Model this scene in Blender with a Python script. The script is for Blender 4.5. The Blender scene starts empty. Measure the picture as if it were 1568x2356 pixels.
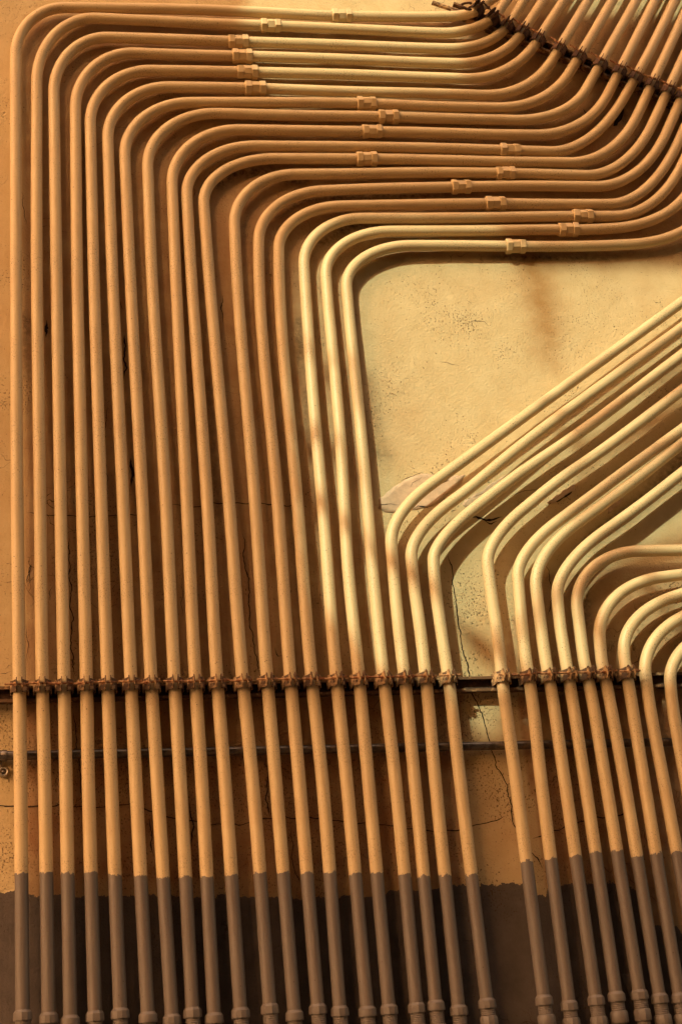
import bpy, bmesh, math, random
from mathutils import Vector, Matrix, noise
random.seed(11)
PI = math.pi
S = bpy.context.scene
COL = S.collection

# ------------------------------------------------------------------ camera
# The wall is the plane y = 0, x runs along it, z is up, the street side is -y.
# Survey frame: the photograph at 1568 x 2356; focal length and pose come from
# the vanishing points of the uprights and of the level lines of the wall.
W0, H0, F0 = 1568.0, 2356.0, 3442.0
ez = Vector((-826, -9078, F0)).normalized()
ex = Vector((17200, -260, F0))
ex = (ex - ez * ex.dot(ez)).normalized()
ey = ez.cross(ex)
def ray(px, py):
    v = Vector((px - W0 / 2, py - H0 / 2, F0))
    return Vector((v.dot(ex), v.dot(ey), v.dot(ez)))
axis = ray(W0 / 2, H0 / 2)
DIST = 4.2
k0 = DIST / axis.length
CAM = Vector((-axis.x * k0, -axis.y * k0, 1.62))
cam_d = bpy.data.cameras.new('camera')
cam = bpy.data.objects.new('camera', cam_d)
COL.objects.link(cam)
cx = Vector((ex.x, ey.x, ez.x)); cy = Vector((ex.y, ey.y, ez.y)); cz = Vector((ex.z, ey.z, ez.z))
R3 = Matrix((cx, -cy, -cz)).transposed()
cam.matrix_world = Matrix.Translation(CAM) @ R3.to_4x4()
cam_d.sensor_fit = 'VERTICAL'; cam_d.sensor_height = 36.0
cam_d.lens = F0 / H0 * 36.0
cam_d.clip_start = 0.05; cam_d.clip_end = 500
S.camera = cam

# ------------------------------------------------------------------ light
LDIR = Vector((0.72, 1.0, -0.85)).normalized()       # the way the sunlight travels
sun_el = math.asin(-LDIR.z)
to_sun = -LDIR
sun_az = math.atan2(to_sun.x, to_sun.y)
world = bpy.data.worlds.new('World'); S.world = world
world.use_nodes = True
wn = world.node_tree.nodes; wl = world.node_tree.links
bg = wn['Background']
sky = wn.new('ShaderNodeTexSky'); sky.sky_type = 'NISHITA'; sky.sun_disc = False
sky.sun_elevation = sun_el; sky.sun_rotation = sun_az
sky.dust_density = 5.0; sky.air_density = 1.6
tint = wn.new('ShaderNodeMix'); tint.data_type = 'RGBA'; tint.blend_type = 'MULTIPLY'
tint.inputs[0].default_value = 1.0
tint.inputs[7].default_value = (1.0, 0.65, 0.39, 1)  # dusty, amber evening air
wl.new(sky.outputs[0], tint.inputs[6]); wl.new(tint.outputs[2], bg.inputs[0])
bg.inputs[1].default_value = 0.37
sl = bpy.data.lights.new('sun', 'SUN'); sl.energy = 1.95; sl.angle = math.radians(0.5)
sl.color = (0.86, 1.0, 0.74)
so = bpy.data.objects.new('sun', sl); COL.objects.link(so)
so.rotation_euler = (LDIR).to_track_quat('-Z', 'Y').to_euler()
so.location = (-6, -9, 7)
S.view_settings.view_transform = 'Standard'; S.view_settings.look = 'None'
S.view_settings.exposure = 0.87; S.view_settings.gamma = 1.0

# ------------------------------------------------------------------ helpers
def at(px, py, d=0.0):
    """point of the survey frame -> point standing d metres proud of the wall"""
    r = ray(px, py)
    t = (-d - CAM.y) / r.y
    return CAM + r * t
def link(o, parent=None):
    COL.objects.link(o)
    if parent is not None: o.parent = parent
    return o
def empty(name, loc, label, cat, group=None):
    o = bpy.data.objects.new(name, None); o.location = loc
    o.empty_display_size = 0.05
    COL.objects.link(o)
    o['label'] = label; o['category'] = cat
    if group: o['group'] = group
    return o
def mesh_obj(name, verts, faces, mat, parent=None, smooth=True, base=None):
    me = bpy.data.meshes.new(name)
    if base is not None: verts = [Vector(v) - base for v in verts]
    me.from_pydata([tuple(v) for v in verts], [], faces)
    me.materials.append(mat)
    if smooth: me.polygons.foreach_set('use_smooth', [True] * len(me.polygons))
    me.update()
    return link(bpy.data.objects.new(name, me), parent)
class MB:
    def __init__(s): s.v = []; s.f = []
    def add(s, v, f):
        n = len(s.v); s.v += [Vector(p) for p in v]; s.f += [tuple(i + n for i in q) for q in f]
    def box(s, c, h, rot=None):
        vs = []
        for x in (-1, 1):
            for y in (-1, 1):
                for z in (-1, 1):
                    p = Vector((x * h[0], y * h[1], z * h[2]))
                    if rot is not None: p = rot @ p
                    vs.append(Vector(c) + p)
        s.add(vs, [(0, 1, 3, 2), (4, 6, 7, 5), (0, 4, 5, 1), (2, 3, 7, 6), (0, 2, 6, 4), (1, 5, 7, 3)])
    def rings(s, rings, cap=True):
        n = len(rings[0]); vs = [p for r in rings for p in r]; fs = []
        for i in range(len(rings) - 1):
            for j in range(n):
                a = i * n + j; b = i * n + (j + 1) % n
                fs.append((a, b, b + n, a + n))
        if cap:
            fs.append(tuple(range(n - 1, -1, -1))); fs.append(tuple((len(rings) - 1) * n + j for j in range(n)))
        s.add(vs, fs)
    def lathe(s, o, u, v, w, prof, n=24, ph=0.0):
        """prof: (height along w, radius) pairs, o origin, u,v cross axes"""
        s.rings([[o + w * h + (u * math.cos(ph + 2 * PI * j / n) + v * math.sin(ph + 2 * PI * j / n)) * r
                  for j in range(n)] for h, r in prof])
    def obj(s, name, mat, parent=None, smooth=True, base=None):
        return mesh_obj(name, s.v, s.f, mat, parent, smooth, base)
def sharpen(o, ang=35):
    me = o.data
    bm = bmesh.new(); bm.from_mesh(me)
    bmesh.ops.recalc_face_normals(bm, faces=bm.faces)
    for e in bm.edges:
        if len(e.link_faces) == 2 and e.calc_face_angle(0) > math.radians(ang): e.smooth = False
    bm.to_mesh(me); bm.free()
    return o

# ------------------------------------------------------------------ materials
def nt(name):
    m = bpy.data.materials.new(name); m.use_nodes = True
    return m, m.node_tree.nodes, m.node_tree.links, m.node_tree.nodes['Principled BSDF']
def N(ns, t, **kw):
    n = ns.new(t)
    for k, v in kw.items(): setattr(n, k, v)
    return n
def mixc(ns, ls, fac, a, b, mode='MIX'):
    m = ns.new('ShaderNodeMix'); m.data_type = 'RGBA'; m.blend_type = mode
    for sock, val in ((m.inputs[0], fac), (m.inputs[6], a), (m.inputs[7], b)):
        if isinstance(val, (int, float)): sock.default_value = val
        elif isinstance(val, tuple): sock.default_value = (*val, 1) if len(val) == 3 else val
        else: ls.new(val, sock)
    return m.outputs[2]
def math_(ns, ls, op, a, b=None, clamp=False):
    m = ns.new('ShaderNodeMath'); m.operation = op; m.use_clamp = clamp
    for i, val in enumerate((a, b)):
        if val is None: continue
        if isinstance(val, (int, float)): m.inputs[i].default_value = val
        else: ls.new(val, m.inputs[i])
    return m.outputs[0]
def ramp(ns, ls, x, lo, hi, a=0.0, b=1.0):
    m = ns.new('ShaderNodeMapRange'); ls.new(x, m.inputs[0])
    m.inputs[1].default_value = lo; m.inputs[2].default_value = hi
    m.inputs[3].default_value = a; m.inputs[4].default_value = b
    return m.outputs[0]
def tex(ns, ls, kind, vec, scale, detail=3, rough=0.55, dist=0.0):
    n = ns.new('ShaderNodeTexNoise') if kind == 'noise' else ns.new('ShaderNodeTexVoronoi')
    n.inputs['Scale'].default_value = scale
    if kind == 'noise':
        n.inputs['Detail'].default_value = detail; n.inputs['Roughness'].default_value = rough
        n.inputs['Distortion'].default_value = dist
    if vec is not None: ls.new(vec, n.inputs['Vector'])
    return n.outputs[0]
def scaled(ns, ls, vec, sc):
    m = ns.new('ShaderNodeMapping'); m.inputs['Scale'].default_value = sc
    ls.new(vec, m.inputs[0]); return m.outputs[0]
def attr(ns, name):
    a = ns.new('ShaderNodeAttribute'); a.attribute_name = name; return a.outputs['Fac']
def bump(ns, ls, h, strength, dist, nrm=None):
    b = ns.new('ShaderNodeBump'); b.inputs['Strength'].default_value = strength
    b.inputs['Distance'].default_value = dist; ls.new(h, b.inputs['Height'])
    if nrm is not None: ls.new(nrm, b.inputs['Normal'])
    return b.outputs[0]

OCHRE = (0.62, 0.465, 0.25)
GREY = (0.158, 0.127, 0.103)

def paint_material():
    m, ns, ls, p = nt('painted_steel')
    uv = ns.new('ShaderNodeUVMap').outputs[0]           # u = round the tube, v = along it, both in metres
    geo = ns.new('ShaderNodeTexCoord').outputs['Object']
    oi = ns.new('ShaderNodeObjectInfo').outputs['Random']
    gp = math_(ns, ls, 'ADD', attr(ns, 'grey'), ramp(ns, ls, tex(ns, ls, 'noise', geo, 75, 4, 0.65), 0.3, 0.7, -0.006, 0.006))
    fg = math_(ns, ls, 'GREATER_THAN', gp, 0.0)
    streak = tex(ns, ls, 'noise', scaled(ns, ls, uv, (130, 7, 1)), 1.0, 4, 0.6)
    blot = tex(ns, ls, 'noise', geo, 7, 4, 0.6)
    fine = tex(ns, ls, 'noise', geo, 210, 2, 0.6)
    c = mixc(ns, ls, ramp(ns, ls, streak, 0.35, 0.7), (OCHRE[0] * 1.04, OCHRE[1] * 1.05, OCHRE[2] * 1.05), (OCHRE[0] * 0.92, OCHRE[1] * 0.86, OCHRE[2] * 0.80))
    c = mixc(ns, ls, ramp(ns, ls, blot, 0.5, 0.72, 0, 0.35), c, (0.52, 0.325, 0.15))
    c = mixc(ns, ls, ramp(ns, ls, oi, 0, 1, 0, 0.16), c, (0.60, 0.385, 0.18))
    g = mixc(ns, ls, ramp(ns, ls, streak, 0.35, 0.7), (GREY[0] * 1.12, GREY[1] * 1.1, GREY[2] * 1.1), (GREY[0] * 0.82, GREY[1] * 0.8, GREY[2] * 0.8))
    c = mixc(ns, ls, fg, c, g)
    # grime in small specks and short drawn-out scuffs, patchy along the tube
    sp = tex(ns, ls, 'noise', scaled(ns, ls, uv, (420, 190, 1)), 1.0, 2, 0.5)
    patch = tex(ns, ls, 'noise', geo, 11, 3, 0.6)
    th = ramp(ns, ls, patch, 0.36, 0.62, 0.67, 0.555)
    spk = math_(ns, ls, 'MULTIPLY', math_(ns, ls, 'SUBTRACT', sp, th), 9.0, True)
    c = mixc(ns, ls, math_(ns, ls, 'MULTIPLY', spk, 0.66), c, (0.14, 0.07, 0.033))
    # drawn-out scratches and a dusty film that comes and goes
    sc = tex(ns, ls, 'noise', scaled(ns, ls, uv, (260, 26, 1)), 1.0, 3, 0.55)
    scm = ramp(ns, ls, tex(ns, ls, 'noise', geo, 4.5, 2, 0.5), 0.5, 0.7, 0.80, 0.66)
    c = mixc(ns, ls, math_(ns, ls, 'MULTIPLY', math_(ns, ls, 'MULTIPLY', math_(ns, ls, 'SUBTRACT', sc, scm), 16.0, True), 0.75), c, (0.11, 0.055, 0.026))
    film = tex(ns, ls, 'noise', scaled(ns, ls, uv, (28, 2.2, 1)), 1.0, 5, 0.7)
    c = mixc(ns, ls, ramp(ns, ls, film, 0.50, 0.72, 0.0, 0.40), c, mixc(ns, ls, 0.5, c, (0.17, 0.09, 0.045)))
    vo = ns.new('ShaderNodeTexVoronoi'); vo.inputs['Scale'].default_value = 38; ls.new(geo, vo.inputs['Vector'])
    dot = math_(ns, ls, 'MULTIPLY', math_(ns, ls, 'LESS_THAN', vo.outputs['Distance'], 0.062),
                math_(ns, ls, 'GREATER_THAN', tex(ns, ls, 'noise', geo, 24, 1), 0.56))
    c = mixc(ns, ls, math_(ns, ls, 'MULTIPLY', dot, 0.8), c, (0.06, 0.03, 0.015))
    ls.new(c, p.inputs['Base Color'])
    p.inputs['Roughness'].default_value = 0.47
    p.inputs['Specular IOR Level'].default_value = 0.36
    h = math_(ns, ls, 'ADD', math_(ns, ls, 'MULTIPLY', streak, 0.5), math_(ns, ls, 'MULTIPLY', fine, 0.5))
    b1 = bump(ns, ls, h, 0.5, 0.0012)
    b2 = bump(ns, ls, fg, 0.5, 0.0008, b1)
    ls.new(b2, p.inputs['Normal'])
    return m
PAINT = paint_material()

def hardware(name, base, dark, roughness=0.7, metal=0.0, rust=0.5, amt=0.6):
    m, ns, ls, p = nt(name)
    geo = ns.new('ShaderNodeTexCoord').outputs['Object']
    n1 = tex(ns, ls, 'noise', geo, 60, 4, 0.65); n2 = tex(ns, ls, 'noise', geo, 320, 3, 0.6)
    oi = ns.new('ShaderNodeObjectInfo').outputs['Random']
    f = ramp(ns, ls, math_(ns, ls, 'ADD', n1, math_(ns, ls, 'MULTIPLY', oi, 0.12)), rust, rust + 0.12)
    c = mixc(ns, ls, math_(ns, ls, 'MULTIPLY', f, amt), base, dark)
    c = mixc(ns, ls, ramp(ns, ls, n2, 0.55, 0.75, 0, 0.5), c, (dark[0] * 0.5, dark[1] * 0.45, dark[2] * 0.4))
    ls.new(c, p.inputs['Base Color']); p.inputs['Roughness'].default_value = roughness
    p.inputs['Metallic'].default_value = metal
    p.inputs['Specular IOR Level'].default_value = 0.25
    ls.new(bump(ns, ls, n2, 0.6, 0.001), p.inputs['Normal'])
    return m
CLAMP = hardware('painted_rusting_clamp', (0.50, 0.30, 0.14), (0.06, 0.027, 0.015), 0.7, 0, 0.46, 0.92)
RUST = hardware('rusty_bolt_steel', (0.50, 0.28, 0.13), (0.22, 0.07, 0.028), 0.8, 0, 0.48, 0.9)
DARKRUST_SHADE = hardware('dark_rust_and_shade', (0.11, 0.055, 0.03), (0.045, 0.022, 0.014), 0.75, 0, 0.45, 0.8)  # rust of the top clamps, also painted-in shade inside the channels
CLAMPD = hardware('rust_brown_clamp', (0.20, 0.10, 0.05), (0.06, 0.027, 0.015), 0.75, 0, 0.47, 0.9)
CHAN = hardware('painted_channel_steel', (0.44, 0.25, 0.11), (0.07, 0.034, 0.018), 0.75, 0, 0.44, 0.85)
GREYC = hardware('dark_grey_conduit_steel', (0.20, 0.165, 0.14), (0.07, 0.055, 0.045), 0.28, 0.75, 0.5, 0.6)
ZINC = hardware('bright_zinc', (0.50, 0.44, 0.36), (0.2, 0.16, 0.12), 0.35, 0.8, 0.6, 0.6)
def plain(name, col, rough=0.9):
    m, ns, ls, p = nt(name)
    geo = ns.new('ShaderNodeTexCoord').outputs['Object']
    n1 = tex(ns, ls, 'noise', geo, 40, 5, 0.65)
    c = mixc(ns, ls, ramp(ns, ls, n1, 0.35, 0.68), col, tuple(v * 0.72 for v in col))
    ls.new(c, p.inputs['Base Color']); p.inputs['Roughness'].default_value = rough
    ls.new(bump(ns, ls, tex(ns, ls, 'noise', geo, 160, 3, 0.6), 0.5, 0.001), p.inputs['Normal'])
    return m
CRACK = plain('crack_dark', (0.018, 0.010, 0.006), 1.0)
PINK = plain('bare_pink_undercoat', (0.60, 0.415, 0.265))
PATCH = plain('brown_render_patch', (0.16, 0.122, 0.10))

def wall_material():
    m, ns, ls, p = nt('stucco_wall')
    geo = ns.new('ShaderNodeTexCoord').outputs['Object']
    big = tex(ns, ls, 'noise', geo, 2.6, 5, 0.6)
    mid = tex(ns, ls, 'noise', geo, 14, 5, 0.65)
    fine = tex(ns, ls, 'noise', geo, 150, 3, 0.6)
    c = mixc(ns, ls, ramp(ns, ls, mid, 0.35, 0.7), (0.61, 0.468, 0.255), (0.545, 0.395, 0.20))
    c = mixc(ns, ls, ramp(ns, ls, big, 0.48, 0.68, 0, 0.45), c, (0.52, 0.335, 0.165))
    c = mixc(ns, ls, math_(ns, ls, 'MULTIPLY', attr(ns, 'rust'), ramp(ns, ls, mid, 0.3, 0.65, 0.72, 1.1), True), c, (0.37, 0.205, 0.075))
    c = mixc(ns, ls, math_(ns, ls, 'MULTIPLY', attr(ns, 'shade_grime'), ramp(ns, ls, tex(ns, ls, 'noise', geo, 9, 5, 0.65), 0.3, 0.62, 0.35, 1.0)), c, (0.34, 0.17, 0.08))
    dk = math_(ns, ls, 'MULTIPLY', attr(ns, 'shade_soot'), ramp(ns, ls, tex(ns, ls, 'noise', geo, 55, 4, 0.7), 0.32, 0.6), True)
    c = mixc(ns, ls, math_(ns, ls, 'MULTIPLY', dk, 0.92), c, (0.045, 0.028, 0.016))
    # lower coat of grey brown paint with a ragged brushed edge
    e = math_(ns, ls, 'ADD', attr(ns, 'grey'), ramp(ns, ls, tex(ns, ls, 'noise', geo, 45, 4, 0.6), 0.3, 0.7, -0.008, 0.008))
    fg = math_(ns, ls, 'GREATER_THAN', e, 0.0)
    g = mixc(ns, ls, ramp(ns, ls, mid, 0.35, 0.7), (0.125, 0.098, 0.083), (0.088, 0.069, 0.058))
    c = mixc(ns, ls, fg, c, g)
    # pits and mould specks, denser in patches and low on the wall
    sp = tex(ns, ls, 'noise', scaled(ns, ls, geo, (1, 1, 0.8)), 235, 2, 0.5)
    patch = math_(ns, ls, 'ADD', tex(ns, ls, 'noise', geo, 5, 3, 0.6), math_(ns, ls, 'MULTIPLY', attr(ns, 'mould'), 0.17))
    th = ramp(ns, ls, patch, 0.40, 0.72, 0.73, 0.555)
    spk = math_(ns, ls, 'MULTIPLY', math_(ns, ls, 'SUBTRACT', sp, th), 12.0, True)
    c = mixc(ns, ls, math_(ns, ls, 'MULTIPLY', spk, 0.72), c, (0.07, 0.038, 0.018))
    vo = ns.new('ShaderNodeTexVoronoi'); vo.feature = 'DISTANCE_TO_EDGE'; vo.inputs['Scale'].default_value = 9
    wob = ns.new('ShaderNodeVectorMath'); wob.operation = 'ADD'; ls.new(geo, wob.inputs[0])
    nz = ns.new('ShaderNodeTexNoise'); nz.inputs['Scale'].default_value = 14; ls.new(geo, nz.inputs['Vector'])
    sc_ = ns.new('ShaderNodeVectorMath'); sc_.operation = 'SCALE'; sc_.inputs['Scale'].default_value = 0.11
    ls.new(nz.outputs['Color'], sc_.inputs[0]); ls.new(sc_.outputs[0], wob.inputs[1]); ls.new(wob.outputs[0], vo.inputs['Vector'])
    cr = math_(ns, ls, 'MULTIPLY', math_(ns, ls, 'LESS_THAN', vo.outputs['Distance'], 0.0075),
               ramp(ns, ls, tex(ns, ls, 'noise', geo, 3.3, 3, 0.6), 0.56, 0.64))
    cr = math_(ns, ls, 'MULTIPLY', cr, attr(ns, 'craze'))
    c = mixc(ns, ls, math_(ns, ls, 'MULTIPLY', cr, 0.75), c, (0.05, 0.025, 0.012))
    ls.new(c, p.inputs['Base Color']); p.inputs['Roughness'].default_value = 0.92
    p.inputs['Specular IOR Level'].default_value = 0.15
    h = math_(ns, ls, 'ADD', math_(ns, ls, 'MULTIPLY', fine, 0.5), math_(ns, ls, 'MULTIPLY', tex(ns, ls, 'noise', geo, 38, 5, 0.7), 0.55))
    h = math_(ns, ls, 'SUBTRACT', h, math_(ns, ls, 'MULTIPLY', cr, 0.6))
    ls.new(bump(ns, ls, math_(ns, ls, 'SUBTRACT', h, math_(ns, ls, 'MULTIPLY', spk, 0.5)), 0.9, 0.0045), p.inputs['Normal'])
    return m
WALLM = wall_material()

# ------------------------------------------------------------------ ground
def ground_mat():
    m, ns, ls, p = nt('worn_asphalt')
    geo = ns.new('ShaderNodeTexCoord').outputs['Object']
    c = mixc(ns, ls, tex(ns, ls, 'noise', geo, 3, 6, 0.7), (0.075, 0.062, 0.052), (0.04, 0.034, 0.03))
    ls.new(c, p.inputs['Base Color']); p.inputs['Roughness'].default_value = 0.95
    return m
g = mesh_obj('ground', [(-60, -60, 0), (60, -60, 0), (60, 30, 0), (-60, 30, 0)], [(0, 1, 2, 3)], ground_mat(), None, False)
g['kind'] = 'structure'

# ------------------------------------------------------------------ wall
def wall_h(x, z):
    """how far the uneven plaster stands proud of y = 0 (metres)"""
    v = Vector((x, 0.3, z))
    return 0.0035 * noise.noise(v * 2.2) + 0.0022 * noise.noise(v * 6.1) + 0.0008 * noise.noise(v * 19)
GREYLINE = [(-400, 2045), (0, 2051), (60, 2053), (64, 2061), (450, 2061), (600, 2064), (780, 2066), (800, 2058), (880, 2066), (892, 2048), (984, 2050),
            (1044, 2037), (1199, 2033), (1225, 2034), (1232, 2062), (1256, 2060), (1262, 2036), (1409, 2031), (1440, 2040), (1486, 2050), (1500, 2128), (1560, 2134), (1568, 2150), (2000, 2150)]
GL = [(at(a, b).x, at(a, b).z) for a, b in GREYLINE]
def interp(T, x):
    if x <= T[0][0]: return T[0][1]
    for (a, b), (c, d) in zip(T, T[1:]):
        if x <= c: return b + (d - b) * (x - a) / max(1e-9, c - a)
    return T[-1][1]
def gz(x): return interp(GL, x)
def px_of(p):
    v = Vector(p) - CAM
    # components in the survey frame
    c = Vector((ex.x * v.x + ey.x * v.y + ez.x * v.z, ex.y * v.x + ey.y * v.y + ez.y * v.z, ex.z * v.x + ey.z * v.y + ez.z * v.z))
    return (c.x / c.z * F0 + W0 / 2, c.y / c.z * F0 + H0 / 2)
def seg_dist(p, a, b):
    ab = (b[0] - a[0], b[1] - a[1]); L2 = ab[0] ** 2 + ab[1] ** 2 + 1e-12
    t = max(0, min(1, ((p[0] - a[0]) * ab[0] + (p[1] - a[1]) * ab[1]) / L2))
    return math.hypot(p[0] - a[0] - t * ab[0], p[1] - a[1] - t * ab[1]), t
def xz(a, b): q = at(a, b); return (q.x, q.z)
# wall stains, the dark ones part dirt and part painted-in shade: (kind, polyline, half width in metres, strength)
STAINS = [('rust', [xz(1222, 590), xz(1238, 660), xz(1256, 760), xz(1268, 900)], 0.060, [1.0, 1.0, 0.85, 0.0]),
          ('rust', [xz(1180, 610), xz(1240, 605), xz(1290, 625)], 0.035, [0.0, 0.7, 0.0]),
          ('rust', [xz(1128, 1400), xz(1110, 1500), xz(1120, 1545)], 0.045, [0.2, 0.6, 0.5]),
          ('rust', [xz(1085, 1400), xz(1082, 1490)], 0.03, [0.0, 0.45]),
          ('rust', [xz(870, 1020), xz(900, 1060)], 0.03, [0.4, 0.2]),
          ('shade_soot', [xz(505, 425), xz(540, 400), xz(600, 392), xz(655, 386)], 0.020, [0.8, 1, 1, 0.5]),
          ('shade_soot', [xz(655, 420), xz(705, 418)], 0.014, [0.7, 0.9]),
          ('shade_soot', [xz(640, 500), xz(700, 462), xz(800, 452), xz(1000, 448), xz(1120, 446)], 0.010, [0.3, 0.9, 0.9, 0.9, 0.2]),
          ('shade_soot', [xz(740, 560), xz(800, 522), xz(880, 515)], 0.014, [0.7, 1, 0.5]),
          ('shade_soot', [xz(560, 520), xz(570, 560)], 0.018, [0.5, 0.4]),
          ('shade_soot', [xz(1130, 592), xz(1200, 594), xz(1420, 592)], 0.011, [0.8, 1.0, 0.5]),
          ('shade_soot', [xz(688, 740), xz(690, 860)], 0.012, [0.8, 0.5]),
          ('shade_soot', [xz(700, 900), xz(712, 1060)], 0.008, [0.6, 0.4]),
          ('shade_soot', [xz(480, 880), xz(500, 1180)], 0.012, [0.5, 0.6]),
          ('shade_soot', [xz(60, 730), xz(62, 860)], 0.02, [0.7, 0.4]),
          ('shade_soot', [xz(868, 1040), xz(892, 1050)], 0.02, [0.6, 0.3]),
          ('shade_soot', [xz(820, 950), xz(846, 1150)], 0.012, [0.6, 0.6]),
          ('shade_soot', [xz(1500, 1120), xz(1580, 1050)], 0.03, [0.4, 0.9]),
          ('shade_soot', [xz(1360, 1240), xz(1480, 1150)], 0.02, [0.8, 0.9]),
          ('shade_soot', [xz(1348, 1350), xz(1346, 1440)], 0.015, [0.8, 0.5]),
          ('shade_soot', [xz(1426, 240), xz(1440, 300)], 0.02, [0.9, 0.6])]
MOULD = [(280, 1880, 120, 1.0), (1125, 1810, 60, 0.8), (1180, 1960, 40, 0.5), (500, 1230, 70, 0.7), (570, 1480, 80, 0.5), (60, 1700, 90, 0.6), (30, 1980, 90, 0.8),
         (1150, 2060, 70, 0.8), (1290, 700, 130, 0.35), (860, 1050, 50, 0.8), (1120, 1480, 90, 0.9), (560, 560, 60, 0.6), (640, 640, 60, 0.5), (1210, 1500, 60, 0.8),
         (1080, 1600, 60, 0.6), (700, 1900, 160, 0.8), (1000, 1900, 120, 0.7), (520, 2000, 200, 0.6), (1300, 1800, 120, 0.8), (330, 1230, 120, 0.3), (150, 1750, 140, 0.9), (450, 1750, 180, 0.8), (850, 1780, 160, 0.8), (1400, 1900, 120, 0.8), (250, 1300, 160, 0.5), (560, 1000, 120, 0.5)]
MO = [(at(a, b).x, at(a, b).z, r * 0.0012, s) for a, b, r, s in MOULD]
def inside(p, poly):
    c = False; n = len(poly)
    for i in range(n):
        a, b = poly[i], poly[i - 1]
        if (a[1] > p[1]) != (b[1] > p[1]) and p[0] < (b[0] - a[0]) * (p[1] - a[1]) / (b[1] - a[1]) + a[0]: c = not c
    return c
FIELD = [(815, 596), (1700, 590), (1700, 1290), (1400, 1310), (1200, 1330), (1150, 1570), (1060, 1580), (1000, 1340), (905, 1220), (870, 1200)]
def build_wall():
    root = empty('wall', (0, 0, 0), 'cracked ochre stucco wall with a grey brown painted lower band, behind all the pipes', 'wall')
    x0, x1, z0, z1 = -1.75, 2.15, 1.05, 5.75
    st = 0.0125
    nx = int((x1 - x0) / st); nz = int((z1 - z0) / st)
    V = []; grey = []; rust = []; shade_soot = []; mould = []; craze = []; shade_grime = []
    for j in range(nz + 1):
        z = z0 + (z1 - z0) * j / nz
        for i in range(nx + 1):
            x = x0 + (x1 - x0) * i / nx
            e = min((x - x0), (x1 - x), (z - z0), (z1 - z)) / 0.2
            V.append((x, -wall_h(x, z) * max(0, min(1, e)), z))
            grey.append(gz(x) - z)
            r = s_ = 0.0
            for kind, pl, w, stg in STAINS:
                for q in range(len(pl) - 1):
                    a, b = pl[q], pl[q + 1]
                    if abs(x - (a[0] + b[0]) / 2) > abs(a[0] - b[0]) / 2 + 3 * w or abs(z - (a[1] + b[1]) / 2) > abs(a[1] - b[1]) / 2 + 3 * w: continue
                    dd, t = seg_dist((x, z), a, b)
                    v = math.exp(-(dd / w) ** 2) * (stg[q] + (stg[q + 1] - stg[q]) * t)
                    if kind == 'rust': r = max(r, v)
                    else: s_ = max(s_, v)
            rust.append(r); shade_soot.append(s_)
            mm = 0
            for a, b, w, s2 in MO:
                d2 = ((x - a) ** 2 + (z - b) ** 2) / (w * w)
                if d2 < 6: mm += s2 * math.exp(-d2)
            mould.append(mm)
            pp = px_of((x, 0, z))
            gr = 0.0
            if pp[0] > 52 and pp[1] > 30:                       # shade behind the pipes painted in as a browner, grimy tone
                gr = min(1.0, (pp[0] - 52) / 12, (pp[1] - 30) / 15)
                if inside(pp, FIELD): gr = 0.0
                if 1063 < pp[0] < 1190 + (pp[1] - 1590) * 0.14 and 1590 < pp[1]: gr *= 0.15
            shade_grime.append(gr * (0.66 if pp[1] < 1600 else 0.95))
            craze.append(0.12 if (820 < pp[0] and 600 < pp[1] < 1250) else 1.0)
    F = [(j * (nx + 1) + i, j * (nx + 1) + i + 1, (j + 1) * (nx + 1) + i + 1, (j + 1) * (nx + 1) + i) for j in range(nz) for i in range(nx)]
    # the rest of the wall, in big faces round the finely modelled part
    X = [-9, x0, x1, 12]; Z = [0, z0, z1, 9.5]
    n0 = len(V)
    for z in Z:
        for x in X:
            V.append((x, 0, z)); grey.append(2.4 - z); rust.append(0); shade_soot.append(0); mould.append(0.4); craze.append(1); shade_grime.append(0)
    for j in range(3):
        for i in range(3):
            if i == 1 and j == 1: continue
            a = n0 + j * 4 + i; F.append((a, a + 1, a + 5, a + 4))
    # top and back, so that it is a real wall 0.35 thick
    m0 = len(V)
    for p in ((-9, 0.35, 0), (12, 0.35, 0), (12, 0.35, 9.5), (-9, 0.35, 9.5)):
        V.append(p); grey.append(-1); rust.append(0); shade_soot.append(0); mould.append(0); craze.append(1); shade_grime.append(0)
    F += [(m0, m0 + 3, m0 + 2, m0 + 1), (n0 + 12, n0 + 13, n0 + 14, n0 + 15, m0 + 2, m0 + 3), (n0, n0 + 4, n0 + 8, n0 + 12, m0 + 3, m0), (n0 + 3, m0 + 1, m0 + 2, n0 + 15, n0 + 11, n0 + 7)]
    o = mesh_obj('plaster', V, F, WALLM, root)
    for nm, dat in (('grey', grey), ('rust', rust), ('shade_soot', shade_soot), ('mould', mould), ('craze', craze), ('shade_grime', shade_grime)):
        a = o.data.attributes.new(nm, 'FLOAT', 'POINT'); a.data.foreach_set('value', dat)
    return root
WALL = build_wall()

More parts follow.
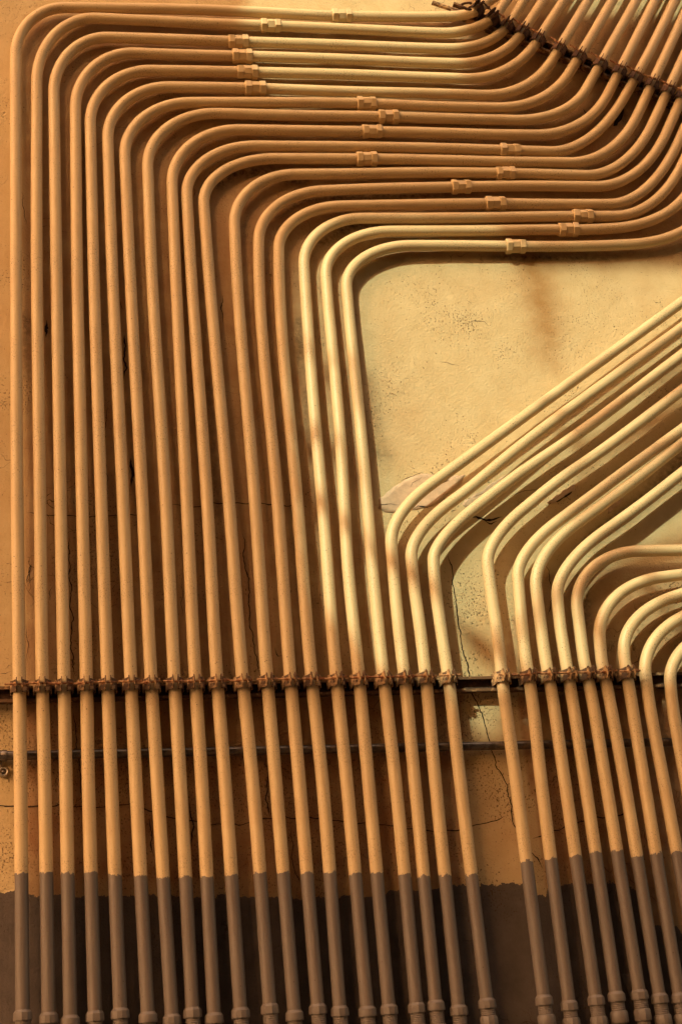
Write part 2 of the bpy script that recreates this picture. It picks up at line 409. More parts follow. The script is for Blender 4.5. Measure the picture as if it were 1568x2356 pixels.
def crack(pts, w=0.0016, jag=0.004, mat=CRACK):
    P = [at(a, b) for a, b in pts]
    line = []
    for a, b in zip(P, P[1:]):
        n = max(2, int((b - a).length / 0.006))
        for i in range(n):
            line.append(a.lerp(b, i / n))
    line.append(P[-1])
    sd = random.random() * 100
    out = []
    for i, p in enumerate(line):
        o1 = noise.noise(Vector((sd, i * 0.21, 0))) * jag * 1.6 + noise.noise(Vector((sd, i * 0.9, 5))) * jag * 0.7
        o2 = noise.noise(Vector((sd + 9, i * 0.23, 0))) * jag * 1.4
        out.append(Vector((p.x + o1, 0, p.z + o2)))
    V = []; F = []
    n = len(out)
    for i, p in enumerate(out):
        t = (out[min(n - 1, i + 1)] - out[max(0, i - 1)]).normalized()
        s = Vector((-t.z, 0, t.x))
        ww = w * (0.55 + 0.8 * abs(noise.noise(Vector((sd + 3, i * 0.4, 0))))) * min(1, (i + 0.3) / 4, (n - 1 - i + 0.3) / 4)
        for k in (-1, 1):
            q = p + s * ww * k
            V.append(Vector((q.x, -wall_h(q.x, q.z) - 0.0012, q.z)))
        if i: F.append((2 * i - 2, 2 * i - 1, 2 * i + 1, 2 * i))
    return mesh_obj('crack', V, F, mat, WALL)
CR = [([(1030, 1275), (1036, 1300), (1042, 1340), (1050, 1400), (1055, 1450), (1066, 1500), (1070, 1520), (1078, 1545), (1085, 1590), (1092, 1611), (1102, 1630), (1111, 1652), (1117, 1670), (1129, 1720), (1141, 1764), (1164, 1804), (1176, 1854), (1180, 1894), (1200, 1930), (1224, 1964), (1251, 1999)], 0.0020),
      ([(-20, 1853), (65, 1856), (135, 1854), (225, 1858), (300, 1849), (345, 1866), (390, 1881), (490, 1896), (550, 1898), (615, 1883), (720, 1880), (784, 1889), (824, 1894), (884, 1898), (994, 1913), (1044, 1911), (1089, 1900), (1134, 1889), (1164, 1879)], 0.0018),
      ([(1224, 1931), (1284, 1909), (1339, 1889), (1384, 1880), (1460, 1870)], 0.0018),
      ([(395, 1163), (440, 1168), (490, 1158), (600, 1160), (700, 1165)], 0.0018),
      ([(60, 1180), (110, 1186), (200, 1190), (330, 1184)], 0.0015),
      ([(160, 1240), (160, 1291), (162, 1376), (167, 1436), (165, 1496), (170, 1556)], 0.0018),
      ([(560, 1226), (562, 1301), (570, 1351), (578, 1450), (595, 1546)], 0.0017),
      ([(172, 1640), (177, 1716), (182, 1764), (187, 1834), (172, 1850)], 0.0015),
      ([(510, 678), (512, 743)], 0.0018), ([(575, 756), (577, 780)], 0.0012),
      ([(301, 1053), (306, 1085), (300, 1123)], 0.0042), ([(55, 738), (72, 742)], 0.002), ([(55, 745), (66, 765)], 0.001),
      ([(108, 736), (106, 776)], 0.0065), ([(286, 770), (288, 868)], 0.0035), ([(107, 1143), (122, 1135)], 0.003), ([(155, 1126), (172, 1118)], 0.0025),
      ([(0, 1547), (12, 1548), (27, 1544)], 0.0018), ([(13, 1540), (23, 1532), (28, 1536)], 0.0012),
      ([(615, 1774), (612, 1839), (622, 1881)], 0.0022), ([(350, 1879), (347, 1920), (350, 1954), (357, 1974)], 0.0018),
      ([(440, 1840), (444, 1950)], 0.002), ([(668, 1900), (674, 1990), (690, 2040)], 0.0014),
      ([(859, 1163), (889, 1161), (919, 1158)], 0.0013), ([(806, 1170), (822, 1167)], 0.0013), ([(941, 1121), (954, 1109), (969, 1096)], 0.0009), ([(920, 1106), (950, 1094), (975, 1084)], 0.0009),
      ([(1252, 1300), (1261, 1310), (1266, 1337), (1265, 1395), (1258, 1417)], 0.0013),
      ([(1079, 1193), (1095, 1189), (1116, 1199), (1134, 1194), (1154, 1190)], 0.0046), ([(1110, 1197), (1128, 1206), (1140, 1200)], 0.003),
      ([(1261, 1162), (1283, 1152), (1300, 1142), (1317, 1128)], 0.0042), ([(1300, 1142), (1312, 1152)], 0.0022),
      ([(952, 1170), (962, 1162), (974, 1165), (988, 1170)], 0.0028), ([(960, 1163), (966, 1190)], 0.0014), ([(1036, 1176), (1050, 1171)], 0.003),
      ([(1176, 1140), (1190, 1134), (1215, 1130), (1240, 1122)], 0.0010), ([(1184, 1162), (1215, 1148), (1240, 1140)], 0.0009),
      ([(1340, 248), (1347, 262), (1330, 272)], 0.0024), ([(1362, 232), (1368, 246)], 0.002), ([(1424, 356), (1438, 360)], 0.0014), ([(1456, 440), (1462, 448)], 0.0016), ([(1325, 446), (1328, 458)], 0.0018), ([(1380, 292), (1390, 306)], 0.001),
      ([(50, 440), (60, 520)], 0.001), ([(99, 433), (110, 433)], 0.0018), ([(444, 430), (450, 440), (444, 456)], 0.0014),
      ([(1068, 690), (1084, 700)], 0.0008), ([(1010, 830), (1056, 842)], 0.0008), ([(1078, 745), (1088, 738), (1112, 742), (1124, 752)], 0.001), ([(1086, 752), (1086, 768)], 0.001),
      ([(1350, 60), (1345, 90)], 0.001), ([(1352, 55), (1362, 60)], 0.0035), ([(1369, 103), (1384, 99)], 0.002),
      ([(245, 1180), (246, 1100), (240, 1020), (248, 930)], 0.0010), ([(418, 1330), (420, 1420)], 0.0010), ([(630, 1490), (640, 1510), (652, 1508)], 0.0022), ([(728, 1480), (744, 1488)], 0.0012),
      ([(395, 885), (402, 884)], 0.0018), ([(245, 930), (255, 920)], 0.0016), ([(278, 690), (284, 715)], 0.0022), ([(234, 745), (242, 748)], 0.0022),
      ([(66, 1350), (70, 1300), (62, 1340), (75, 1330)], 0.0012), ([(116, 1380), (114, 1360), (122, 1350)], 0.002), ([(60, 1440), (64, 1500), (60, 1530)], 0.0009)]
for pts, w in CR: crack(pts, w)
def patch(pts, mat, name, proud=0.002, jag=0.0025):
    P = [at(a, b) for a, b in pts]
    loop = []
    for a, b in zip(P, P[1:] + P[:1]):
        n = max(1, int((b - a).length / 0.009))
        for i in range(n):
            q = a.lerp(b, i / n)
            loop.append(Vector((q.x + noise.noise(q * 61) * jag * 2, 0, q.z + noise.noise(q * 57 + Vector((4, 4, 4))) * jag * 2)))
    c = sum(loop, Vector()) / len(loop)
    V = []; F = []; n = len(loop); K = 5
    for k in range(K + 1):
        s = 1 - k / K
        for p in loop:
            q = c + (p - c) * s if k < K else c
            V.append(Vector((q.x, -wall_h(q.x, q.z) - proud, q.z)))
    base = len(V)
    for p in loop: V.append(Vector((p.x, -wall_h(p.x, p.z) + 0.002, p.z)))
    for k in range(K):
        for j in range(n):
            F.append((k * n + j, k * n + (j + 1) % n, (k + 1) * n + (j + 1) % n, (k + 1) * n + j))
    for j in range(n): F.append((base + j, base + (j + 1) % n, (j + 1) % n, j))
    o = mesh_obj(name, V, F, mat, WALL)
    return o
patch([(872, 1150), (897, 1126), (930, 1104), (966, 1088), (1000, 1092), (1040, 1096), (1070, 1092), (1060, 1112), (1015, 1152), (985, 1168), (955, 1172), (925, 1178), (904, 1182), (869, 1172)], PINK, 'bare_patch', 0.0008)
patch([(1060, 1160), (1150, 1098), (1175, 1092), (1130, 1140), (1085, 1172)], PINK, 'bare_patch', 0.0008)
patch([(1255, 1158), (1272, 1146), (1300, 1126), (1319, 1114), (1318, 1128), (1296, 1143), (1272, 1158)], PINK, 'bare_patch', 0.006)
patch([(1396, 1170), (1420, 1148), (1432, 1146), (1420, 1164), (1398, 1184)], PINK, 'bare_patch', 0.004)
patch([(1427, 2240), (1450, 2240), (1452, 2300), (1436, 2270)], PATCH, 'render_patch')
patch([(1408, 290), (1416, 272), (1426, 252), (1433, 252), (1433, 262), (1428, 276), (1418, 288)], CRACK, 'plaster_hole', 0.0015)

# ------------------------------------------------------------------ pipes
RAD = 0.0168
V15 = [2309, 1764, 1556, 1176, 588]
VX = {1: (52.5, 47.5, 45, 40.5, 37.5), 2: (112, 102.5, 97.5, 93, 85), 3: (161.5, 151.5, 147.5, 140, 130), 4: (218, 203, 199, 190, 177.5),
      5: (276, 255, 247.5, 234, 215), 6: (339, 311, 301, 284.5, 257.5), 7: (393.5, 360, 347.5, 329, 297.5), 8: (442, 413, 401, 383, 347.5),
      9: (491, 462, 449, 431, 402.5), 10: (552, 515, 499, 478, 437.5), 11: (620, 578, 557.5, 528.5, 477.5), 12: (675, 631.5, 614, 588, 542.5),
      13: (730, 685.5, 667.5, 640, 595), 14: (780, 738, 716, 685.5, 641)}
UP = {}
for k, xs in VX.items(): UP[k] = [(x, y) for x, y in zip(xs, V15)]
UP[15] = [(843, 2309), (794, 1764), (773, 1556), (743, 1176), (717.5, 882), (702, 660)]
UP[16] = [(893, 2309), (844, 1764), (824, 1545), (801.5, 1323), (784, 1029), (772, 882), (752, 670)]
UP[17] = [(957, 2309), (905.5, 1764), (880, 1540), (858, 1323), (833, 1029), (814, 838), (799, 688)]
SEG1 = {1: (36.5, 130), 2: (85, 190), 3: (124.5, 215), 4: (174, 250), 5: (208, 285), 6: (248.5, 320), 7: (287.5, 360), 8: (340, 385), 9: (396, 425),
        10: (430, 450), 11: (469, 470), 12: (539.5, 518), 13: (595, 555), 14: (641, 574), 15: (699, 612), 16: (749.5, 636), 17: (797, 662)}
HOR = {1: [(150, 17.5), (250, 19), (400, 21), (550, 26), (750, 36), (850, 38), (980, 39), (1030, 38)],
       2: [(222, 42), (350, 48), (500, 55), (622, 59), (784, 66), (884, 70.5), (980, 75), (1010, 76)],
       3: [(250, 86), (350, 89), (521, 95), (784, 103.5), (884, 107.5), (980, 111), (1030, 112)],
       4: [(312, 122), (420, 126), (531, 128.5), (784, 136), (980, 144), (1050, 146)],
       5: [(350, 162), (450, 163.5), (595, 166.5), (784, 171), (980, 178), (1070, 181)],
       6: [(392, 200), (561, 202.5), (784, 210.5), (980, 215), (1110, 219)],
       7: [(440, 236), (620, 236), (814, 238), (1034, 246), (1140, 248)],
       8: [(502, 261), (700, 266), (865, 268), (1034, 273), (1180, 276.5)],
       9: [(552, 298.5), (750, 301.5), (884, 303), (1176, 310), (1230, 310.5)],
       10: [(590, 336), (784, 337.5), (1000, 341), (1201, 347), (1262, 349)],
       11: [(632, 365), (784, 365.5), (872, 366), (1176, 372.5), (1310, 374)],
       12: [(680, 401), (784, 400), (1000, 397), (1191, 399.5), (1345, 403.5)],
       13: [(742, 439), (784, 437), (1030, 430.5), (1176, 428), (1370, 429)],
       14: [(786, 474), (920, 471.5), (1109, 468.5), (1300, 470), (1400, 470)],
       15: [(836, 502), (936, 502), (1078, 501), (1290, 498), (1410, 497.5)],
       16: [(899, 532), (1078, 531), (1279, 528.5), (1340, 528.5), (1400, 526)],
       17: [(949, 565), (1078, 565.5), (1212, 567), (1400, 564.5), (1450, 562)]}
DIA = {1: [(1092, 26), (1130, -2), (1180, -38)], 2: [(1143, 31), (1164, 0), (1190, -38)], 3: [(1172, 52), (1206, 0), (1232, -40)],
       4: [(1203, 71), (1250, 0), (1276, -39)], 5: [(1234, 96), (1296.5, 0), (1322, -39)], 6: [(1272, 134), (1298, 91), (1353, 0), (1377, -40)],
       7: [(1308, 168), (1343, 112), (1408, 0), (1431, -40)], 8: [(1347, 206), (1390, 130), (1463, 0), (1485, -40)],
       9: [(1396, 218), (1432, 148), (1506.5, 0), (1527, -40)], 10: [(1437, 220), (1471, 160), (1551.5, 0), (1571, -40)],
       11: [(1466, 263), (1508, 173), (1568, 43), (1607, -40)], 12: [(1500, 284), (1541, 196), (1568, 138), (1650, -40)],
       13: [(1532, 304), (1572, 213), (1600, 150), (1690, -50)], 14: [(1560, 325), (1600, 236), (1720, -30)],
       15: [(1570, 374), (1600, 310), (1750, -20)], 16: [(1588, 430), (1625, 355), (1780, 0)], 17: [(1612, 490), (1650, 420), (1820, 50)]}
SLOW = {18: ([(1001.5, 2309), (950, 1764), (933, 1586), (917, 1450), (905, 1323), (899.5, 1252)], [(990, 1115), (1049, 1072), (1264, 915), (1568, 695), (1700, 600)]),
        19: ([(1053, 2309), (997.5, 1764), (981.5, 1586), (966, 1450), (949, 1323), (945.5, 1285)], [(1036, 1156), (1059, 1139), (1176, 1043), (1568, 754), (1700, 657)]),
        20: ([(1119.5, 2309), (1054, 1764), (1034, 1586), (1014, 1450), (998, 1323), (996.5, 1290)], [(1095, 1166), (1176, 1103), (1326, 1000), (1568, 816), (1700, 716)]),
        21: ([(1251.5, 2309), (1181.5, 1764), (1157, 1586), (1142, 1450), (1127, 1350), (1121, 1300)], [(1205, 1170), (1276, 1112), (1376, 1042), (1568, 898), (1700, 800)]),
        22: ([(1308, 2309), (1240, 1764), (1220, 1586), (1209, 1519), (1194, 1375), (1190.5, 1330)], [(1282, 1200), (1376, 1130), (1451, 1074), (1568, 988), (1700, 890)]),
        23: ([(1371, 2309), (1293, 1764), (1266.5, 1586), (1254, 1519), (1241, 1425), (1232, 1352)], [(1322, 1207), (1376, 1167), (1451, 1112), (1568, 1020), (1700, 920)]),
        24: ([(1419, 2309), (1339, 1764), (1311.5, 1586), (1300, 1519), (1284, 1410), (1281, 1372)], [(1385, 1226), (1476, 1160), (1568, 1088), (1700, 985)]),
        25: ([(1473, 2309), (1386.5, 1764), (1356.5, 1586), (1342, 1519), (1333, 1450), (1327, 1402)], [(1470, 1268), (1568, 1266), (1720, 1268)]),
        26: ([(1518, 2309), (1429, 1764), (1396, 1586), (1382.5, 1519), (1378, 1470)], [(1520, 1328), (1568, 1322), (1720, 1312)]),
        27: ([(1564, 2309), (1475, 1764), (1446.5, 1586), (1435, 1516), (1434, 1498)], [(1540, 1376), (1568, 1366), (1700, 1330)]),
        28: ([(1620, 2309), (1556, 1964), (1519, 1764), (1501, 1670), (1489.5, 1600), (1483.5, 1553)], [(1560, 1424), (1600, 1402), (1720, 1350)]),
        29: ([(1680, 2309), (1608, 1964), (1570, 1764), (1553, 1670), (1543, 1600), (1540.5, 1570)], [(1600, 1470), (1640, 1446), (1760, 1400)])}
GREYY = {1: 2011.5, 2: 2009, 3: 2011, 4: 2010, 5: 2014, 6: 2016, 7: 2020, 8: 2018, 9: 2020, 10: 2015, 11: 2009, 12: 2009, 13: 2010, 14: 2009, 15: 2010,
         16: 2010, 17: 2014, 18: 2017, 19: 2015, 20: 2013, 21: 1982, 22: 1976, 23: 1971, 24: 1962, 25: 1959, 26: 1971, 27: 1964, 28: 1963, 29: 1963}
COUP = {1: 785, 2: 622, 3: 548, 4: 557, 5: 569, 6: 587, 7: 842, 8: 892.5, 9: 855, 10: 1171, 11: 843, 12: 1161, 13: 1059, 14: 1138, 15: 1338, 16: 1306, 17: 1184}
# image heights of the top edge of each bottom connector
CONN = {1: 2325, 2: 2331, 3: 2338, 4: 2327, 5: 2321, 6: 2330, 7: 2335, 8: 2319, 9: 2332, 10: 2320, 11: 2310, 12: 2326, 13: 2311, 14: 2316, 15: 2317, 16: 2312,
        17: 2308, 18: 2303, 19: 2314, 20: 2298, 21: 2291, 22: 2303, 23: 2291, 24: 2283, 25: 2278, 26: 2287, 27: 2286, 28: 2280, 29: 2280}
DLOW, DUP = 0.054, 0.027
CLY = 1574                                                        # the lower row of clamps

def smooth01(t): t = max(0, min(1, t)); return t * t * (3 - 2 * t)
def catmull(P, step=0.03):
    out = []
    n = len(P)
    for i in range(n - 1):
        p1, p2 = P[i], P[i + 1]
        L = (p2 - p1).length
        # tangents weighted by neighbouring lengths keep the run nearly straight
        def tan(j):
            if j == 0: return (P[1] - P[0]).normalized()
            if j == n - 1: return (P[-1] - P[-2]).normalized()
            a = (P[j] - P[j - 1]); b = (P[j + 1] - P[j])
            return (a.normalized() * b.length + b.normalized() * a.length).normalized()
        t1, t2 = tan(i) * L, tan(i + 1) * L
        m = max(2, int(L / step))
        for q in range(m):
            t = q / m
            h = (2 * t ** 3 - 3 * t * t + 1, t ** 3 - 2 * t * t + t, -2 * t ** 3 + 3 * t * t, t ** 3 - t * t)
            out.append(p1 * h[0] + t1 * h[1] + p2 * h[2] + t2 * h[3])
    out.append(P[-1])
    return out
def bend(a0, a1, b0, b1):
    """smooth bend from a1 (arriving a0->a1) to b0 (leaving b0->b1)"""
    d1 = (a1 - a0).normalized(); d2 = (b1 - b0).normalized()
    # corner in the x,z plane
    det = d1.x * d2.z - d1.z * d2.x
    w = b0 - a1
    s = (w.x * d2.z - w.z * d2.x) / det
    u = (w.x * d1.z - w.z * d1.x) / det
    l1 = max(0.01, s); l2 = max(0.01, -u)
    ang = d1.angle(d2)
    k = (4 / 3) * math.tan(ang / 4) / math.tan(ang / 2)
    k1 = a1 + d1 * l1 * k; k2 = b0 - d2 * l2 * k
    out = []
    m = 22
    for i in range(1, m):
        t = i / m; q = 1 - t
        out.append(a1 * q ** 3 + k1 * 3 * q * q * t + k2 * 3 * q * t * t + b0 * t ** 3)
    return out
def path_of(k):
    lows = []
    def ground_end(P0, P1):
        d = (P0 - P1)
        return P0 + d * (P0.z / -d.z) * 0.999
    if k <= 17:
        up = list(UP[k]) + [SEG1[k]]
        ys = SEG1[k][1]
        def dep(y):
            return DLOW if y >= CLY else DUP + (DLOW - DUP) * smooth01((y - ys) / (CLY - ys))
        P = [at(x, y, dep(y)) for x, y in up]
        # extra stations where the depth changes
        H = [at(x, y, DUP) for x, y in HOR[k]]
        dd = DIA[k]
        D = []
        for i, (x, y) in enumerate(dd): D.append(at(x, y, DUP + 0.012 if i == 0 and k > 2 else 0.0535))
        g0 = ground_end(P[0], P[1])
        body = catmull([g0] + P, 0.04)
        body += bend(P[-2], P[-1], H[0], H[1])
        body += catmull(H, 0.04)
        body += bend(H[-2], H[-1], D[0], D[1])
        body += catmull(D, 0.04)
        e = D[-1] - D[-2]; body.append(D[-1] + e.normalized() * 0.45)
    else:
        lo, hi = SLOW[k]
        P = [at(x, y, DLOW) for x, y in lo]; H = [at(x, y, DLOW - 0.003) for x, y in hi]
        g0 = ground_end(P[0], P[1])
        body = catmull([g0] + P, 0.04) + bend(P[-2], P[-1], H[0], H[1]) + catmull(H, 0.04)
        e = H[-1] - H[-2]; body.append(H[-1] + e.normalized() * 0.5)
    return body
def frames(P):
    n = len(P); T = []
    for i in range(n):
        T.append((P[min(n - 1, i + 1)] - P[max(0, i - 1)]).normalized())
    out = []
    for i in range(n):
        # outward normal of the wall as reference: the runs lie nearly in the wall's plane
        nrm = Vector((0, -1, 0)); nrm = (nrm - T[i] * nrm.dot(T[i])).normalized()
        out.append((T[i], nrm, T[i].cross(nrm).normalized()))
    return out
def near(P, f):
    """first point of the path at which f changes sign, with its tangent"""
    for i in range(len(P) - 1):
        a, b = f(P[i]), f(P[i + 1])
        if (a <= 0) != (b <= 0):
            t = a / (a - b)
            return P[i].lerp(P[i + 1], t), (P[i + 1] - P[i]).normalized()
ORD = ['', 'first', 'second', 'third', 'fourth', 'fifth', 'sixth', 'seventh', 'eighth', 'ninth', 'tenth', 'eleventh', 'twelfth', 'thirteenth', 'fourteenth', 'fifteenth', 'sixteenth', 'seventeenth']
def pipe_label(k):
    if k == 1: return 'outermost ochre pipe, nearest the left edge, bending over all the others along the top'
    if k == 17: return 'innermost pipe of the big left bend, sunlit, framing the bare yellow wall panel'
    if k == 16: return 'sunlit pipe just outside the innermost of the big left bend'
    if k < 17: return '%s ochre pipe from the left edge, rising upright then bending right below the one before' % ORD[k]
    if k == 18: return 'upper edge pipe of the sunlit diagonal bundle, bordering the bare yellow wall panel'
    if k < 24: return '%s pipe from the top of the sunlit diagonal bundle, upright below the channel' % ORD[k - 17]
    if k == 24: return 'lowest pipe of the sunlit diagonal bundle, just left of the rounded right bends'
    if k == 25: return 'outermost of the rounded bends at the right edge, arching over the other four'
    if k < 28: return '%s of the rounded bends at the right edge, held by a rusty clamp' % ORD[k - 24]
    if k == 28: return 'unclamped pipe with rounded bend, just right of the last clamp on the lower channel'
    return 'rightmost pipe, mostly cut off by the right edge, passing the channel without a clamp'
PATHS = {}
def hexprof(mb, o, u, v, w, prof, n=6, ph=0.0): mb.lathe(o, u, v, w, prof, n, ph)
for k in range(1, 30):
    P = path_of(k); PATHS[k] = P
    base = P[0].copy()
    root = empty('conduit_pipe', base, pipe_label(k), 'pipe', 'nested conduit pipes on the wall')
    n = 22; V = []; F = []; FR = frames(P)
    sd = k * 7.3
    ln = [0.0]
    for a, b in zip(P, P[1:]): ln.append(ln[-1] + (b - a).length)
    gp = near(P, lambda q: px_of(q)[1] - GREYY[k]) if k < 29 else None
    gzp = gp[0].z if gp else at(1600, 1963, DLOW).z
    # the line is nearly level round the tube, dipping a little at the sides
    for i, p in enumerate(P):
        t, a, b = FR[i]
        for j in range(n):
            th = 2 * PI * j / n
            V.append(p + (a * math.cos(th) + b * math.sin(th)) * RAD)
    for i in range(len(P) - 1):
        for j in range(n):
            q = i * n + j; r = i * n + (j + 1) % n
            F.append((q, r, r + n, q + n))
    F.append(tuple(range(n)))
    F.append(tuple((len(P) - 1) * n + j for j in range(n - 1, -1, -1)))
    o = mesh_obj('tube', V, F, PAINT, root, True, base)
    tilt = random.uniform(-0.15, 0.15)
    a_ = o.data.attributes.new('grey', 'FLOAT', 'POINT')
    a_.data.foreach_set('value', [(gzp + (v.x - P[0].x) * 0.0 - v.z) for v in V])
    uvl = o.data.uv_layers.new(name='UVMap')
    nf = (len(P) - 1) * n
    uvs = [0.0] * (2 * len(o.data.loops))
    for fi in range(nf):
        i, j = divmod(fi, n); poly = o.data.polygons[fi]
        for li, (dj, di) in zip(poly.loop_indices, ((0, 0), (1, 0), (1, 1), (0, 1))):
            uvs[2 * li] = (j + dj) / n * 2 * PI * RAD + k * 0.37; uvs[2 * li + 1] = ln[i + di] + k * 3.1
    uvl.data.foreach_set('uv', uvs)
    # --- bottom connector: flared gland nut, threaded neck, second nut
    c = near(P, lambda q: px_of(q)[1] - CONN[k])
    if c:
        q, t = c; w = -t                                         # pointing down the pipe
        a = Vector((0, -1, 0)); a = (a - w * a.dot(w)).normalized(); b = w.cross(a)
        R = RAD
        extra = random.uniform(0.004, 0.03) if k < 20 else random.uniform(-0.004, 0.006)
        cn = bpy.data.objects.new('connector', None); link(cn, root); cn.location = q - base
        def put(nm, prof, nn=28, ph=0.0, flat=False):
            mb = MB(); mb.lathe(Vector((0, 0, 0)), a, b, w, prof, nn, ph)
            ob = mb.obj(nm, PAINT, cn); sharpen(ob, 28)
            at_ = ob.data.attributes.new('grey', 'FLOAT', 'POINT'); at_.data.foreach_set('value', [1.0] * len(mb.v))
        ph = random.random()
        nn = random.choice([10, 12, 8]) if k % 3 else 24
        put('gland_nut', [(-0.002, R * 1.02), (0.000, R * 1.10), (0.003, R * 1.22), (0.005, R * 1.32), (0.0195, R * 1.36), (0.0225, R * 1.34), (0.023, R * 1.02)], nn, ph)
        th = [(0.018, R * 1.04)]
        z = 0.025
        while z < 0.044 + extra:
            th += [(z, R * 1.10), (z + 0.0015, R * 1.05), (z + 0.003, R * 1.10)]; z += 0.0045
        th += [(z + 0.002, R * 1.10)]
        put('threaded_neck', th, 28)
        z2 = z
        put('lock_nut', [(z2 - 0.003, R * 1.1), (z2 - 0.001, R * 1.26), (z2 + 0.004, R * 1.36), (z2 + 0.024, R * 1.36), (z2 + 0.027, R * 1.28), (z2 + 0.028, R * 1.0)], nn, ph + 0.3)
    # --- compression coupling on the level run
    if k in COUP:
        cxp = COUP[k]
        q = None
        for i in range(len(P) - 1):
            u0, u1 = px_of(P[i]), px_of(P[i + 1])
            if u0[0] <= cxp < u1[0] and u1[1] < 640 and i > 40 and abs(u1[1] - u0[1]) < 0.25 * (u1[0] - u0[0]):
                f = (cxp - u0[0]) / (u1[0] - u0[0]); q = P[i].lerp(P[i + 1], f); w = (P[i + 1] - P[i]).normalized(); break
        a = Vector((0, -1, 0)); a = (a - w * a.dot(w)).normalized(); b = w.cross(a)
        R = RAD
        cp = bpy.data.objects.new('coupling', None); link(cp, root); cp.location = q - base
        def putc(nm, prof, nn, ph):
            mb = MB(); mb.lathe(Vector((0, 0, 0)), a, b, w, prof, nn, ph)
            ob = mb.obj(nm, PAINT, cp); sharpen(ob, 24)
            bv = ob.modifiers.new('soft_edges', 'BEVEL'); bv.width = 0.0009; bv.segments = 2; bv.limit_method = 'ANGLE'; bv.angle_limit = math.radians(24)
            at_ = ob.data.attributes.new('grey', 'FLOAT', 'POINT'); at_.data.foreach_set('value', [-1.0] * len(mb.v))
        hx = random.uniform(1.37, 1.45); sl_ = random.uniform(0.93, 1.05)
        for sgn, nm in ((-1, 'hex_nut'), (1, 'hex_nut')):
            pr = [(sgn * 0.0325, R * 1.05), (sgn * 0.0320, R * hx * 0.93), (sgn * 0.0300, R * hx), (sgn * 0.0145, R * hx), (sgn * 0.0125, R * hx * 0.95), (sgn * 0.012, R * 1.05)]
            pr = [(h_ * sl_, r_) for h_, r_ in pr]
            if sgn > 0: pr = pr[::-1]
            putc(nm, pr, 6, random.random() * 2)
        putc('coupling_body', [(-0.0135, R * 1.1), (-0.0115, R * 1.24), (-0.009, R * 1.27), (0.009, R * 1.27), (0.0115, R * 1.24), (0.0135, R * 1.1)], 8 if k % 2 else 6, random.random() * 2)

# ------------------------------------------------------------------ channels (slotted steel strut, open side out)
def channel(p0, p1, h, name, label, slots=True, back=0.012):
    """C profile between two wall points p0,p1 (x,z); front lips at y=-0.0365"""
    base = Vector((p0[0], 0, p0[1]))
    root = empty(name, base, label, 'steel channel', 'steel channels behind the pipes')
    d = Vector((p1[0] - p0[0], 0, p1[1] - p0[1])); L = d.length; d.normalize()
    up = Vector((-d.z, 0, d.x))
    yb, yf = -back, -0.0365; t = 0.0026; lip = 0.0075; ret = 0.007
    H = h / 2
    # outline of the thin C section, (u = up, y)
    out = [(-H, yb), (-H, yf), (-H + lip, yf), (-H + lip, yf + ret), (-H + lip - t, yf + ret), (-H + lip - t, yf + t), (-H + t, yf + t), (-H + t, yb - t),
           (H - t, yb - t), (H - t, yf + t), (H - lip + t, yf + t), (H - lip + t, yf + ret), (H - lip, yf + ret), (H - lip, yf), (H, yf), (H, yb)]
    mb = MB()
    n = int(L / 0.05)
    rings = []
    for i in range(n + 1):
        s = L * i / n
        rings.append([d * s + up * u + Vector((0, y, 0)) for u, y in out])
    mb.rings(rings)
    o = mb.obj('strut', CHAN, root, False)
    bm = bmesh.new(); bm.from_mesh(o.data); bmesh.ops.recalc_face_normals(bm, faces=bm.faces); bm.to_mesh(o.data); bm.free()
    # standoff feet between wall and channel
    s = 0.15
    R_ = Matrix((d, Vector((0, 1, 0)), up)).transposed()
    while s < L:
        m2 = MB(); m2.box(d * s + Vector((0, -back / 2 + 0.004, 0)), (0.02, back / 2 + 0.003, H * 0.8), R_); s += 0.62
        m2.obj('standoff', CHAN, root, False)
    # dark strip that paints in the deep shade inside the channel
    m3 = MB(); m3.box(d * (L / 2) + Vector((0, yb - t - 0.0008, 0)), (L / 2 - 0.004, 0.0006, H - t - 0.001), R_); m3.obj('channel_shade', DARKRUST_SHADE, root, False)
    return root
a0, a1 = at(-120, 1596, 0.035), at(1700, 1560, 0.035)
channel((a0.x - 0.3, a0.z), (a1.x, a1.z), 0.041, 'support_channel', 'long level steel channel with open lips, crossing behind the upright pipes')
def on_line(k, y): return near(PATHS[k], lambda q: px_of(q)[1] - y)
UPC = {1: 24, 2: 44, 3: 63, 4: 76, 5: 94, 6: 114, 7: 133, 8: 151, 9: 167, 10: 181, 11: 197, 12: 212, 13: 226}
def upper_hit(k):
    P = PATHS[k]; best = None
    for i in range(len(P) // 2, len(P) - 1):
        u0, u1 = px_of(P[i]), px_of(P[i + 1])
        if u0[0] > 1060 and u0[1] >= UPC[k] > u1[1]:
            f = (u0[1] - UPC[k]) / (u0[1] - u1[1]); return P[i].lerp(P[i + 1], f), (P[i + 1] - P[i]).normalized()
UH = {k: upper_hit(k) for k in UPC}
b0, b1 = UH[2][0], UH[12][0]
dv = (b1 - b0).normalized()
e0 = b0 - dv * 0.135; e1 = b1 + dv * 0.5
channel((e0.x, e0.z), (e1.x, e1.z), 0.041, 'support_channel', 'slanting steel channel at the upper right, its left end behind the topmost pipe')

